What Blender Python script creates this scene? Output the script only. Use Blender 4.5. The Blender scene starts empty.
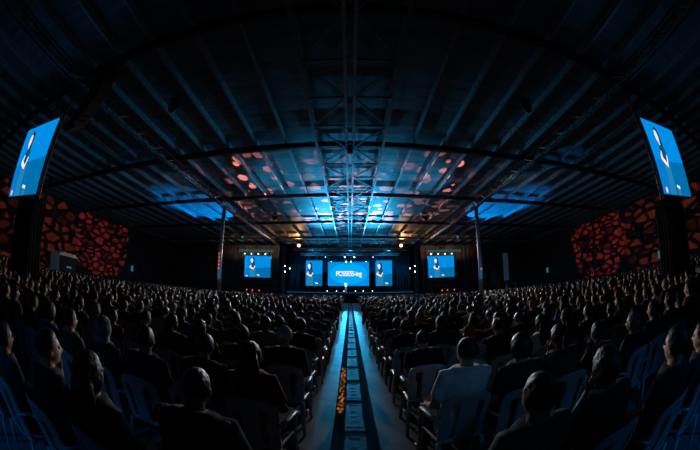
import bpy, math, random
import numpy as np
from mathutils import Vector, Matrix
PI = math.pi
R = math.radians
rnd = random.Random(7)
SC = bpy.context.scene
COL = SC.collection

# ------------------------------------------------------------------ camera, world, exposure
cd = bpy.data.cameras.new('camera')
cam = bpy.data.objects.new('camera', cd); COL.objects.link(cam)
cam.location = (0, 0, 1.7); cam.rotation_euler = (R(90 + 13.19), 0, 0)
cd.type = 'PANO'                                   # the photograph is a full-frame 15 mm fisheye
cd.sensor_width = 36.0; cd.sensor_height = 36.0 * 450 / 700
cd.clip_start = 0.05; cd.clip_end = 300
try:
    cd.cycles.panorama_type = 'FISHEYE_EQUISOLID'
    cd.cycles.fisheye_lens = 15.0; cd.cycles.fisheye_fov = R(220)
except Exception:
    cd.panorama_type = 'FISHEYE_EQUISOLID'
    cd.fisheye_lens = 15.0; cd.fisheye_fov = R(220)
SC.camera = cam
w = bpy.data.worlds.new('night'); SC.world = w; w.use_nodes = True
w.node_tree.nodes['Background'].inputs[0].default_value = (0.25, 0.45, 0.7, 1)
w.node_tree.nodes['Background'].inputs[1].default_value = 0.004
SC.view_settings.view_transform = 'Standard'; SC.view_settings.look = 'None'
SC.view_settings.exposure = 0.0; SC.view_settings.gamma = 1.0
try: SC.view_settings.use_curve_mapping = False
except Exception: pass

# ------------------------------------------------------------------ helpers
class MB:
    """collects verts, faces and material indices for ONE mesh"""
    def __init__(s): s.v = []; s.f = []; s.m = []
    def add(s, vs, fs, mi=0):
        n = len(s.v); s.v += [tuple(p) for p in vs]
        for f in fs: s.f.append(tuple(i + n for i in f)); s.m.append(mi)
    def box(s, x0, x1, y0, y1, z0, z1, mi=0, M=None):
        vs = [Vector(p) for p in ((x0,y0,z0),(x1,y0,z0),(x1,y1,z0),(x0,y1,z0),(x0,y0,z1),(x1,y0,z1),(x1,y1,z1),(x0,y1,z1))]
        if M: vs = [M @ p for p in vs]
        s.add(vs, [(0,3,2,1),(4,5,6,7),(0,1,5,4),(1,2,6,5),(2,3,7,6),(3,0,4,7)], mi)
    def bbox(s, x0, x1, y0, y1, z0, z1, b=0.02, mi=0):
        """box with chamfered vertical and top edges"""
        def ring(i, z): return [(x0+i+b,y0+i,z),(x1-i-b,y0+i,z),(x1-i,y0+i+b,z),(x1-i,y1-i-b,z),(x1-i-b,y1-i,z),(x0+i+b,y1-i,z),(x0+i,y1-i-b,z),(x0+i,y0+i+b,z)]
        s.loft([ring(b,z0),ring(0,z0+b),ring(0,z1-b),ring(b,z1)], mi)
    def loft(s, rings, mi=0, caps=True):
        n = len(rings[0]); base = []
        for r in rings: base += [tuple(p) for p in r]
        fs = []
        for k in range(len(rings) - 1):
            for i in range(n):
                j = (i + 1) % n
                fs.append((k*n+i, k*n+j, (k+1)*n+j, (k+1)*n+i))
        if caps: fs.append(tuple(reversed(range(n)))); fs.append(tuple((len(rings)-1)*n + i for i in range(n)))
        s.add(base, fs, mi)
    def tube(s, pts, rad, seg=10, mi=0, flat=1.0, round_caps=False, up=None):
        pts = [Vector(p) for p in pts]
        if not isinstance(rad, (list, tuple)): rad = [rad] * len(pts)
        P, Rr = list(pts), list(rad)
        if round_caps:
            d0 = (pts[0]-pts[1]).normalized(); d1 = (pts[-1]-pts[-2]).normalized()
            r0, r1 = rad[0], rad[-1]
            P = [pts[0]+d0*r0*.97, pts[0]+d0*r0*.75, pts[0]+d0*r0*.4] + P + [pts[-1]+d1*r1*.4, pts[-1]+d1*r1*.75, pts[-1]+d1*r1*.97]
            Rr = [r0*.22, r0*.66, r0*.92] + Rr + [r1*.92, r1*.66, r1*.22]
        rings = []; u = None
        for i, p in enumerate(P):
            t = (P[min(i+1,len(P)-1)] - P[max(i-1,0)]).normalized()
            if u is None:
                a = Vector(up) if up else (Vector((0,0,1)) if abs(t.z) < .9 else Vector((0,1,0)))
                u = (a - t*a.dot(t)).normalized()
            else:
                u = (u - t*u.dot(t)).normalized()
            v = t.cross(u)
            rings.append([p + (v*math.cos(2*PI*k/seg) + u*flat*math.sin(2*PI*k/seg)) * Rr[i] for k in range(seg)])
        s.loft(rings, mi)
    def ell(s, c, rx, ry, rz, n=12, m=8, mi=0, M=None):
        vs = []
        for i in range(1, m):
            th = PI*i/m
            for k in range(n):
                ph = 2*PI*k/n
                vs.append(Vector((rx*math.sin(th)*math.cos(ph), ry*math.sin(th)*math.sin(ph), rz*math.cos(th))))
        vs += [Vector((0,0,rz)), Vector((0,0,-rz))]
        if M: vs = [M @ p for p in vs]
        vs = [p + Vector(c) for p in vs]
        fs = []
        for i in range(m-2):
            for k in range(n):
                j = (k+1) % n
                fs.append((i*n+k, (i+1)*n+k, (i+1)*n+j, i*n+j))
        T, B = n*(m-1), n*(m-1)+1
        for k in range(n):
            j = (k+1) % n
            fs.append((T, k, j)); fs.append((B, (m-2)*n+j, (m-2)*n+k))
        s.add(vs, fs, mi)
    def cyl(s, a, b, r, seg=16, mi=0): s.tube([a, b], r, seg, mi)
    def mesh(s, name, smooth=False):
        me = bpy.data.meshes.new(name); me.from_pydata(s.v, [], s.f); me.update()
        me.polygons.foreach_set('material_index', s.m)
        if smooth: me.polygons.foreach_set('use_smooth', [True]*len(s.f))
        return me
    def build(s, name, mats, parent=None, loc=None, smooth=False):
        return obj(name, s.mesh(name, smooth), mats, parent, loc)

def obj(name, me, mats=None, parent=None, loc=None):
    o = bpy.data.objects.new(name, me); COL.objects.link(o)
    if mats is not None and not len(me.materials):
        for m in (mats if isinstance(mats, (list, tuple)) else [mats]): me.materials.append(m)
    if parent: o.parent = parent
    if loc: o.location = loc
    return o
def tag(o, label=None, cat=None, group=None, kind=None):
    if label: o['label'] = label
    if cat: o['category'] = cat
    if group: o['group'] = group
    if kind: o['kind'] = kind
    return o
def empty(name, loc=(0,0,0), rz=0.0):
    o = bpy.data.objects.new(name, None); COL.objects.link(o)
    o.location = loc; o.rotation_euler = (0, 0, rz); o.empty_display_size = .1
    return o
KIDS = {}
def copy_tree(o):
    c = o.copy(); COL.objects.link(c)
    for ch in list(o.children):
        d = ch.copy(); COL.objects.link(d); d.parent = c
        for g in list(ch.children):
            e = g.copy(); COL.objects.link(e); e.parent = d
    return c
ORD = ['first','second','third','fourth','fifth','sixth','seventh','eighth','ninth','tenth','eleventh','twelfth','thirteenth','fourteenth','fifteenth','sixteenth','seventeenth','eighteenth','nineteenth','twentieth']
TENS = {2:'twenty',3:'thirty',4:'forty',5:'fifty'}
def nth(i):
    if i < 20: return ORD[i]
    t, u = divmod(i + 1, 10)
    return {2:'twentieth',3:'thirtieth',4:'fortieth',5:'fiftieth'}[t] if u == 0 else TENS[t] + '-' + ORD[u-1]

# ------------------------------------------------------------------ materials
def mat(name, col, rough=.6, metal=0.0, var=.15, scale=8.0, bump=0.0, spec=.5, stretch=None):
    m = bpy.data.materials.new(name); m.use_nodes = True
    nt = m.node_tree; b = nt.nodes['Principled BSDF']
    b.inputs['Roughness'].default_value = rough; b.inputs['Metallic'].default_value = metal
    b.inputs['Specular IOR Level'].default_value = spec
    tc = nt.nodes.new('ShaderNodeTexCoord'); n = nt.nodes.new('ShaderNodeTexNoise')
    n.inputs['Scale'].default_value = scale; n.inputs['Detail'].default_value = 5
    src = tc.outputs['Object']
    if stretch:
        mp = nt.nodes.new('ShaderNodeMapping'); mp.inputs['Scale'].default_value = stretch
        nt.links.new(src, mp.inputs['Vector']); src = mp.outputs['Vector']
    nt.links.new(src, n.inputs['Vector'])
    cr = nt.nodes.new('ShaderNodeValToRGB')
    cr.color_ramp.elements[0].position = .3; cr.color_ramp.elements[1].position = .7
    cr.color_ramp.elements[0].color = tuple(c*(1-var) for c in col) + (1,)
    cr.color_ramp.elements[1].color = tuple(min(1, c*(1+var)) for c in col) + (1,)
    nt.links.new(n.outputs['Fac'], cr.inputs['Fac']); nt.links.new(cr.outputs['Color'], b.inputs['Base Color'])
    if bump:
        bp = nt.nodes.new('ShaderNodeBump'); bp.inputs['Strength'].default_value = bump; bp.inputs['Distance'].default_value = .02
        nt.links.new(n.outputs['Fac'], bp.inputs['Height']); nt.links.new(bp.outputs['Normal'], b.inputs['Normal'])
    return m
def glow(name, col, strength):
    m = bpy.data.materials.new(name); m.use_nodes = True
    nt = m.node_tree; nt.nodes.clear()
    e = nt.nodes.new('ShaderNodeEmission'); o = nt.nodes.new('ShaderNodeOutputMaterial')
    e.inputs[0].default_value = tuple(col) + (1,); e.inputs[1].default_value = strength
    nt.links.new(e.outputs[0], o.inputs[0])
    return m
CONC = mat('concrete', (.17,.175,.18), .42, 0, .35, 3.0, .25)
SLAB = mat('drain_concrete', (.24,.25,.25), .5, 0, .5, 14.0, .8)
GUT = mat('gutter_grit', (.035,.035,.035), .9, 0, .7, 60.0, 1.0)
WALLM = mat('dark_render_wall', (.16,.15,.15), .9, 0, .3, 1.2, .2)
ROOFM = mat('weathered_roof_sheet', (.20,.21,.22), .55, .0, .45, 1.0, .15, stretch=(.6, 3.5, 1))
STEEL = mat('dark_painted_steel', (.06,.065,.07), .5, .3, .3, 4.0)
PURL = mat('galvanised_purlin', (.48,.50,.52), .5, .15, .3, 5.0)
TRUSS = mat('grey_truss_steel', (.20,.22,.24), .5, .2, .2, 5.0)
PIPE = mat('grey_column_paint', (.40,.42,.45), .5, .1, .2, 4.0)
BLACK = mat('black_drape', (.010,.010,.011), .95, 0, .4, 3.0, .1, .2)
STBLK = mat('black_stage_paint', (.02,.021,.024), .55, 0, .3, 6.0)
CASE = mat('black_casing', (.02,.02,.022), .45, .1, .2, 10.0)
GRILL = mat('speaker_grille', (.05,.052,.055), .5, .4, .4, 90.0, .4)
WHITEP = mat('white_panel', (.6,.62,.64), .5, 0, .1, 2.0)
GLASSD = mat('dark_glazing', (.02,.025,.03), .15, 0, .2, 2.0)
PLAST = mat('white_plastic_chair', (.36,.38,.40), .38, 0, .08, 12.0)
ORANGE = mat('orange_debris', (.95,.24,.025), .7, 0, .6, 25.0, .6)
BANNER = mat('pale_banner_cloth', (.6,.66,.7), .8, 0, .1, 3.0)
G_WHITE = glow('lamp_white', (.75,.93,1.0), 9)
G_BLUE = glow('lamp_cyan', (.15,.6,1.0), 5)
G_WARM = glow('lamp_warm', (1,.74,.48), 2.6)
G_AMBER = glow('lamp_amber', (1,.68,.38), 3.2)
G_FOOT = glow('lamp_foot', (1,.72,.45), 4)
G_RED = glow('lamp_red', (1,.14,.09), 1.3)
G_TEAL = glow('lamp_teal', (.05,.35,.5), .35)
S_BG = glow('screen_sky', (.0,.27,.78), 1.0)
S_CTR = glow('screen_bright', (.0,.40,.95), 1.0)
S_LOW = glow('screen_dim', (.0,.155,.42), 1.0)
S_FAR = glow('screen_deep', (.0,.20,.62), 1.0)
S_HAIR = glow('screen_hair', (.01,.012,.03), 1.0)
S_SKIN = glow('screen_skin', (.98,.78,.78), 1.0)
S_TOP = glow('screen_top', (.005,.08,.17), 1.0)
S_TRS = glow('screen_trousers', (.02,.23,.42), 1.0)
S_WHT = glow('screen_white', (.95,.93,.90), 1.05)
S_PINK = glow('screen_pink', (.95,.55,.55), 1.0)

# ------------------------------------------------------------------ light helpers
def spot(name, loc, target, watts, col, angle, blend=.3, size=.1, gobo=None, parent=None):
    L = bpy.data.lights.new(name, 'SPOT'); L.energy = watts; L.color = col
    L.spot_size = R(angle); L.spot_blend = blend; L.shadow_soft_size = size
    o = bpy.data.objects.new(name, L); COL.objects.link(o)
    o.location = loc
    o.rotation_euler = (Vector(target) - Vector(loc)).to_track_quat('-Z', 'Y').to_euler()
    if gobo: gobo(L)
    return o
def gobo_tree(L, axis, scale, rot, stretch, kind, lo, hi, seed, vary=.85, gap=.25, top=None, sgn=1, far=None):
    """a cut-out pattern plate in the lamp: the pattern lives in the beam's direction"""
    L.use_nodes = True; nt = L.node_tree; nd = nt.nodes; ln = nt.links
    em = next(n for n in nd if n.type == 'EMISSION')
    g = nd.new('ShaderNodeNewGeometry'); sp = nd.new('ShaderNodeSeparateXYZ'); ln.new(g.outputs['Incoming'], sp.inputs[0])
    others = [a for a in 'XYZ' if a != axis]
    cb = nd.new('ShaderNodeCombineXYZ')
    for i, a in enumerate(others):
        d = nd.new('ShaderNodeMath'); d.operation = 'DIVIDE'
        ln.new(sp.outputs[a], d.inputs[0]); ln.new(sp.outputs[axis], d.inputs[1]); ln.new(d.outputs[0], cb.inputs[i])
    mp = nd.new('ShaderNodeMapping'); mp.inputs['Rotation'].default_value = (0,0,rot)
    mp.inputs['Scale'].default_value = (scale*stretch, scale, 1); mp.inputs['Location'].default_value = (seed, seed*1.7, 0)
    ln.new(cb.outputs[0], mp.inputs['Vector'])
    v = nd.new('ShaderNodeTexVoronoi'); v.inputs['Scale'].default_value = 1.0
    v.feature = 'DISTANCE_TO_EDGE' if kind == 'edge' else 'F1'
    v.inputs['Randomness'].default_value = 1.0
    ln.new(mp.outputs[0], v.inputs['Vector'])
    r = nd.new('ShaderNodeMapRange'); r.inputs['From Min'].default_value = lo; r.inputs['From Max'].default_value = hi
    ln.new(v.outputs['Distance'], r.inputs['Value'])
    v2 = nd.new('ShaderNodeTexVoronoi'); v2.inputs['Scale'].default_value = 1.0; ln.new(mp.outputs[0], v2.inputs['Vector'])
    s2 = nd.new('ShaderNodeSeparateColor'); ln.new(v2.outputs['Color'], s2.inputs[0])
    r2 = nd.new('ShaderNodeMapRange'); r2.inputs['From Min'].default_value = gap; r2.inputs['From Max'].default_value = gap + .25
    r2.inputs['To Min'].default_value = 1 - vary; ln.new(s2.outputs[0], r2.inputs['Value'])
    mu = nd.new('ShaderNodeMath'); mu.operation = 'MULTIPLY'
    ln.new(r.outputs[0], mu.inputs[0]); ln.new(r2.outputs[0], mu.inputs[1])
    if far is not None:                                # soft lower edge of the beam
        dv = nd.new('ShaderNodeMath'); dv.operation = 'DIVIDE'; ln.new(sp.outputs['Y'], dv.inputs[0]); ln.new(sp.outputs['Z'], dv.inputs[1])
        ab = nd.new('ShaderNodeMath'); ab.operation = 'ABSOLUTE'; ln.new(dv.outputs[0], ab.inputs[0])
        fr = nd.new('ShaderNodeMapRange'); fr.inputs['From Min'].default_value = far[1]; fr.inputs['From Max'].default_value = far[0]; ln.new(ab.outputs[0], fr.inputs['Value'])
        m2 = nd.new('ShaderNodeMath'); m2.operation = 'MULTIPLY'; ln.new(mu.outputs[0], m2.inputs[0]); ln.new(fr.outputs[0], m2.inputs[1]); mu = m2
    if top is not None:                                # barn door cutting the beam off at the top
        ab = nd.new('ShaderNodeMath'); ab.operation = 'ABSOLUTE'; ln.new(sp.outputs[axis], ab.inputs[0])
        dv = nd.new('ShaderNodeMath'); dv.operation = 'DIVIDE'; ln.new(sp.outputs['Z'], dv.inputs[0]); ln.new(ab.outputs[0], dv.inputs[1])
        sg = nd.new('ShaderNodeMath'); sg.operation = 'MULTIPLY'; sg.inputs[1].default_value = sgn; ln.new(dv.outputs[0], sg.inputs[0])
        lt = nd.new('ShaderNodeMath'); lt.operation = 'LESS_THAN'; lt.inputs[1].default_value = top; ln.new(sg.outputs[0], lt.inputs[0])
        m2 = nd.new('ShaderNodeMath'); m2.operation = 'MULTIPLY'; ln.new(mu.outputs[0], m2.inputs[0]); ln.new(lt.outputs[0], m2.inputs[1]); mu = m2
    ln.new(mu.outputs[0], em.inputs['Strength'])

def lamp_fixture(name, label, loc, target, lens, group=None, size=.16, cat='stage light', hang=None):
    """moving-head lamp: base on its truss/floor, yoke, barrel head, glowing lens"""
    t = empty(name, loc); tag(t, label, cat, group)
    d = (Vector(target) - Vector(loc)).normalized()
    s = size
    up = 1 if loc[2] > 5 else -1                     # hangs from above, or stands
    b = MB(); b.bbox(-s*.9, s*.9, -s*.7, s*.7, up*s*1.45 if up > 0 else -s*1.9, up*s*1.9 if up > 0 else -s*1.45, .02)
    b.build('base', CASE, t)
    if hang is not None:
        q = MB(); q.tube([(0, 0, s*1.8), (0, 0, hang-loc[2])], .02, 6); q.build('drop_rod', STEEL, t)
    y = MB()
    for q in (-1, 1): y.box(q*s*.95 - .02, q*s*.95 + .02, -s*.25, s*.25, min(0, up*s*1.47) - (.03 if up > 0 else 0), max(0, up*s*1.47) + (.03 if up < 0 else 0))
    y.box(-s*.95-.02, s*.95+.02, -s*.25, s*.25, *((s*1.38, s*1.5) if up > 0 else (-s*1.5, -s*1.38))); y.build('yoke', CASE, t)
    h = MB(); h.tube([-d*s*1.1, -d*s*.8, d*s*.75, d*s], [s*.5, s*.78, s*.8, s*.72], 14); hd = h.build('head', CASE, t)
    l = MB(); l.tube([d*s*1.0, d*s*1.03], s*.66, 14); l.build('lens', lens, hd)
    return t

# ------------------------------------------------------------------ setting: floor, walls, roof
def struct(mb, name, m, smooth=False):
    o = mb.build(name, m, smooth=smooth); o['kind'] = 'structure'; return o
XW, YB, YF = 30.0, -12.0, 54.0
f = MB(); f.box(-XW, -.20, YB, YF, -.3, 0); f.box(.31, XW, YB, YF, -.3, 0); f.box(-.20, .31, 43.5, YF, -.3, 0)
struct(f, 'floor', CONC)
f = MB(); f.box(-.20, .31, YB, 43.5, -.35, -.11); struct(f, 'trim_1', GUT)
RZ = lambda x: 9.10 - .022*abs(x)                    # underside of the beams
f = MB()
for s in (-1, 1):
    n = 12; vs = []; fs = []
    vs = [(0, YB, 9.71), (0, YF, 9.71), (s*XW, YF, 9.71-.022*XW), (s*XW, YB, 9.71-.022*XW)]
    vs += [(a, b, c + .06) for a, b, c in vs]
    f.add(vs, [(0,1,2,3),(7,6,5,4),(0,4,5,1),(1,5,6,2),(2,6,7,3),(3,7,4,0)])
struct(f, 'ceiling', ROOFM)
for nm, s in (('wall_left', -1), ('wall_right', 1)):
    f = MB(); f.box(min(s*XW, s*(XW+.25)), max(s*XW, s*(XW+.25)), YB, YF, -.3, 8.55); struct(f, nm, WALLM)
f = MB(); f.box(-XW, XW, YF, YF+.25, -.3, 9.9); struct(f, 'wall_front', BLACK)
for nm, s in (('trim_2', -1), ('trim_3', 1)):        # eave pipe along the top of the side wall
    f = MB(); f.tube([(s*29.7, YB, 8.5), (s*29.7, 45, 8.5)], .07, 8); struct(f, nm, PURL)

# ------------------------------------------------------------------ roof steel
BEAMS = [-3.7, 4.9, 13.55, 21.7, 30.5, 39.2, 47.8]
bl = ['behind the camera', 'overhead, first before the camera', 'second before the camera', 'third from the camera, carried by the grey columns', 'fourth from the camera', 'fifth from the camera, ahead of the stage', 'sixth from the camera, over the stage']
for i, y in enumerate(BEAMS):
    b = MB()
    for (x0, x1) in ((-XW, 0), (0, XW)):
        for (hw, a, c) in ((.11, 0, .03), (.02, .03, .27), (.11, .27, .30)):
            vs = []
            for x in (x0, x1):
                z = RZ(x)
                vs += [(x, y-hw, z+a), (x, y+hw, z+a), (x, y+hw, z+c), (x, y-hw, z+c)]
            b.add(vs, [(0,1,2,3),(4,7,6,5),(0,4,5,1),(1,5,6,2),(2,6,7,3),(3,7,4,0)])
    tag(b.build('roof_beam', STEEL), 'dark steel cross beam under the roof, ' + bl[i], 'roof beam', 'steel cross beams of the roof')
pb = MB()
pb.box(-.05, .05, YB, 50, 0, .03); pb.box(.02, .05, YB, 50, .03, .27); pb.box(-.05, .05, YB, 50, .27, .30)
pme = pb.mesh('purlin'); pme.materials.append(PURL)
for s, side in ((-1, 'white booth'), (1, 'tall pale banner')):
    for j in range(17):
        x = s*(1.70 + 1.70*j)
        o = obj('roof_purlin', pme, None, None, (x, 0, RZ(x) + .305)); o.scale.x = -s
        tag(o, 'long roof purlin, %s out from the ridge truss toward the %s' % (nth(j), side), 'purlin', 'roof purlins running to the stage')
# ridge truss lattice, seen from below
t = empty('ridge_truss', (0, 0, 0)); tag(t, 'long zigzag bracing truss along the roof ridge above the aisle', 'roof truss')
for x in (-1.70, -.17, .17, 1.70):
    b = MB(); b.box(x-.06, x+.06, -3.7, 47.8, 8.955, 9.085); b.build('chord', TRUSS if abs(x) > 1 else PIPE, t)
b = MB(); c = MB()
for i in range(len(BEAMS)-1):
    y0, y1 = BEAMS[i], BEAMS[i+1]; q = (y1-y0)/4
    for s in (-1, 1):
        C, S = s*.17, s*1.70
        for (xa, ya, xb, yb) in ((C, y0, S, y0+q), (S, y0+q, C, y0+2*q), (C, y0+2*q, S, y0+3*q), (S, y0+3*q, C, y1)):
            b.tube([(xa, ya, 9.02), (xb, yb, 9.02)], .045, 6)
        for k in (1, 2, 3): c.box(min(C, S), max(C, S), y0+q*k-.045, y0+q*k+.045, 8.98, 9.07)
b.build('diagonal_lattice', TRUSS, t); c.build('cross_lattice', TRUSS, t)
for s, side in ((-1, 'white booth'), (1, 'tall pale banner')):
    for (y0, y1, wh) in ((4.95, 12.7, 'nearly overhead'), ):
        b = MB(); b.tube([(s*1.7, y0, 9.02), (s*11, y1, 8.86)], .022, 6)
        tag(b.build('brace_rod', TRUSS), 'thin steel brace rod slanting from the ridge truss toward the %s' % side, 'brace rod')
    # lattice girder over the column line
    t = empty('lattice_girder', (s*10.5, 0, 0)); tag(t, 'lattice girder along the column line on the %s side' % side, 'girder', 'lattice girders over the columns')
    for z in (8.30, 8.78):
        for dx in (-.14, .14):
            b = MB(); b.box(dx-.035, dx+.035, -3.7, 47.8, z, z+.07); b.build('chord', TRUSS if z < 8.5 else STEEL, t)
    b = MB(); k = 0; y = -3.7
    while y < 47.2:
        for dx in (-.14, .14): b.tube([(dx, y, 8.33 if k % 2 else 8.8), (dx, y+.85, 8.8 if k % 2 else 8.33)], .03, 6)
        y += .85; k += 1
    b.build('web_lattice', STEEL, t)
    # columns
    for (y, wh) in ((21.7, 'standing among the crowd'),):
        t = empty('column', (s*10.5, y, 0)); tag(t, 'slim grey steel column %s, on the %s side' % (wh, side), 'column', None)
        b = MB(); b.tube([(0,0,.03), (0,0,8.28)], .17, 16); b.build('shaft', PIPE, t, smooth=True)
        b = MB(); b.bbox(-.3, .3, -.3, .3, 0, .04, .01); b.build('base_plate', STEEL, t)
        b = MB(); b.box(-.25, .25, -.25, .25, 8.26, 8.30); b.build('cap_plate', STEEL, t)
        if y < 30:
            zs = (3.2, 3.5, 3.8, 4.1, 4.4) if s < 0 else (3.15,)
            for z in zs:
                b = MB(); b.box(-.07, .07, -.19, -.165, z-.05, z+.05); b.build('marker_lamp', G_RED, t)

# ------------------------------------------------------------------ trench covers and debris in the aisle
cb = MB()
def cover_mesh():
    b = MB(); b.bbox(-.118, .118, .012, .988, -.05, 0, .012)
    b.bbox(-.12, .12, 0.0, .07, -.002, .022, .008)
    b.box(-.085, .085, .13, .16, -.001, .007); b.box(-.085, .085, .84, .87, -.001, .007)
    b.box(-.085, -.06, .16, .84, -.001, .007); b.box(.06, .085, .16, .84, -.001, .007)
    for k in range(3): b.box(-.04, .04, .28+.16*k, .36+.16*k, -.001, .006)
    b.box(-.118, .118, .1, .9, -.11, -.05)
    me = b.mesh('drain_cover'); me.materials.append(SLAB); return me
cm = cover_mesh()
for k in range(40):
    o = obj('drain_cover', cm, None, None, (.055, 1.02 + 1.06*k, 0.0))
    o.scale = (1.06, 1.05, 1); o.rotation_euler.z = rnd.uniform(-.006, .006)
    tag(o, 'concrete drain cover down the aisle, %s from the camera toward the stage' % nth(k), 'drain cover', 'concrete covers along the aisle drain')
t = None
STREAK_GLOW = glow('streak_glow_orange', (1,.34,.09), 1.0)  # orange streak of unclear nature; its glow is added, standing in for warm light
_nt = STREAK_GLOW.node_tree; _em = next(n for n in _nt.nodes if n.type == 'EMISSION')
_tc = _nt.nodes.new('ShaderNodeTexCoord'); _no = _nt.nodes.new('ShaderNodeTexNoise'); _no.inputs['Scale'].default_value = 16
_mr = _nt.nodes.new('ShaderNodeMapRange'); _mr.inputs['From Min'].default_value = .46; _mr.inputs['From Max'].default_value = .68; _mr.inputs['To Max'].default_value = .6
_nt.links.new(_tc.outputs['Object'], _no.inputs['Vector']); _nt.links.new(_no.outputs['Fac'], _mr.inputs['Value']); _nt.links.new(_mr.outputs[0], _em.inputs['Strength'])
b = MB(); r2 = random.Random(3); pts = []; y = 3.9; k = 0
while y < 6.5:
    pts.append((-.138 + .038*math.sin(k*1.35) + r2.uniform(-.012,.012), y + .05*math.sin(k*2.1), -.075 + .045*math.sin(k*.9) + r2.uniform(0,.03))); y += .034; k += 1
b.tube(pts, .016, 7)
tag(b.build('glowing_streak', STREAK_GLOW, smooth=True), 'orange streak with an added glow, lying crumpled in the aisle drain gutter', 'light')

# ------------------------------------------------------------------ stage
DZ = 1.62
t = empty('stage', (0, 44, 0)); tag(t, 'wide black stage at the end of the aisle', 'stage')
b = MB(); b.box(-9.6, 9.6, 0, 9.5, DZ-.12, DZ); b.build('deck', STBLK, t)
b = MB()
n = 96; vs = []; fs = []
for i in range(n+1):
    x = -9.6 + 19.2*i/n; y = .03 + .03*math.sin(i*1.9)
    vs += [(x, y, 0), (x, y, DZ-.12)]
for i in range(n): fs.append((2*i, 2*i+2, 2*i+3, 2*i+1))
b.add(vs, fs); b.build('front_skirt', BLACK, t)
b = MB(); b.box(-9.6, 9.6, -.06, .0, DZ-.10, DZ+.01); b.build('edge_trim_glow', glow('edge_glow_blue', (.0,.13,.30), .55), t)  # blue light on the stage edge, put in as the trim's own glow
t = empty('backdrop_curtain', (0, 52.6, 0)); tag(t, 'dark pleated curtain hung behind the stage screens', 'curtain')
def drape(mb, x0, x1, y, z0, z1, amp=.09, wl=.55):
    n = int((x1-x0)/wl*6); vs = []; fs = []
    for i in range(n+1):
        x = x0 + (x1-x0)*i/n; dy = amp*math.sin(2*PI*i/6) + amp*.4*math.sin(i*.7)
        vs += [(x, y+dy, z0), (x, y+dy*.6, z1), (x, y+dy+.03, z0), (x, y+dy*.6+.03, z1)]
    for i in range(n):
        a = 4*i; fs += [(a, a+4, a+5, a+1), (a+2, a+3, a+7, a+6), (a+1, a+5, a+7, a+3), (a, a+2, a+6, a+4)]
    mb.add(vs, fs)
CURT = mat('navy_curtain', (.03,.045,.07), .9, 0, .3, 2.0)
b = MB(); drape(b, -11, 11, 0, DZ+.0, 8.7); b.build('pleats', CURT, t, smooth=True)
b = MB(); b.tube([(-11, .02, 8.75), (11, .02, 8.75)], .05, 8); b.build('hanging_bar', STEEL, t)
for s, side in ((-1, 'white booth'), (1, 'tall pale banner')):
    t = empty('masking_drape', (s*20, 41.0, 0)); tag(t, 'black masking drape beside the stage on the %s side' % side, 'curtain')
    DRP = BLACK
    b = MB(); drape(b, -9.8, 9.8, 0, .02, 8.2, .08, .6); b.build('pleats', WALLM, t, smooth=True)
    b = MB(); b.tube([(-9.8, .02, 8.25), (9.8, .02, 8.25)], .05, 8); b.build('hanging_bar', STEEL, t)

def flat(mb, pts, y, mi): mb.add([(p[0], y, p[1]) for p in pts], [tuple(range(len(pts)))], mi)
def ellp(cx, cz, rx, rz, n=18): return [(cx + rx*math.cos(2*PI*k/n), cz + rz*math.sin(2*PI*k/n)) for k in range(n)]
SM = [S_BG, S_LOW, S_HAIR, S_SKIN, S_TOP, S_TRS, S_WHT, S_PINK, S_FAR]
def live_screen(name, label, loc, w_, h_, rz=0.0, u0=0.0, u1=1.0, group=None, legs=0):
    """LED wall with its live picture: a standing speaker in a dark top against blue. loc: centre"""
    t = empty(name, loc, rz); tag(t, label, 'screen', group)
    b = MB(); b.box(-w_/2-.05, w_/2+.05, .0, .16, -h_/2-.05, h_/2+.05); b.build('casing', CASE, t)
    p = MB()
    def X(u): return -w_/2 + w_*(u-u0)/(u1-u0)
    def Z(v): return h_/2 - h_*v
    def poly(pts, lvl, mi):
        c = [(max(-w_/2, min(w_/2, X(u))), Z(v)) for u, v in pts]
        flat(p, c, -.02 - .002*lvl, mi)
    def oval(u, v, ru, rv, lvl, mi): poly([(u + ru*math.cos(-2*PI*k/20), v - rv*math.sin(-2*PI*k/20)) for k in range(20)][::-1], lvl, mi)
    p.box(-w_/2, w_/2, -.02, -.001, -h_/2, h_/2, 0)
    poly([(u0,1),(u1,1),(u1,.53),(u0,.56)], 1, 8)
    poly([(.42,1),(u1,1),(u1,.52),(.46,.555)], 2, 1)
    poly([(.23,1),(.31,1),(.33,.72),(.345,1),(.43,1),(.41,.60),(.25,.58)], 3, 5)           # trousers
    poly([(.25,.62),(.41,.62),(.42,.40),(.385,.32),(.29,.32),(.235,.40)], 4, 4)            # dark top
    oval(.318,.205,.070,.13,5,2); poly([(.30,.34),(.385,.36),(.385,.18),(.33,.14)],5,2)   # hair
    oval(.288,.215,.050,.095,6,3); poly([(.285,.34),(.32,.34),(.315,.28),(.285,.28)],6,3)   # face and neck
    poly([(.225,.50),(.25,.42),(.275,.44),(.26,.52)],7,3)                                   # arms and hands
    poly([(.205,.48),(.30,.54),(.375,.59),(.37,.645),(.285,.615),(.20,.555)],7,3)
    poly([(.40,.46),(.43,.48),(.38,.61),(.345,.60)],8,3)
    poly([(.50,.86),(.60,.88),(.60,.92),(.49,.90)],4,6); poly([(.50,.92),(.60,.93),(.59,1),(.51,1)],3,5)
    if u0 <= .1: oval(.10,.95,.035,.04,6,7)
    p.build('live_picture', SM, t)
    b = MB()
    for q in (-1, 1):
        b = MB(); b.box(q*w_*.3-.04, q*w_*.3+.04, .16, .26, -h_/2-legs, h_/2); b.build('rear_rail', STEEL, t)
    return t
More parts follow.
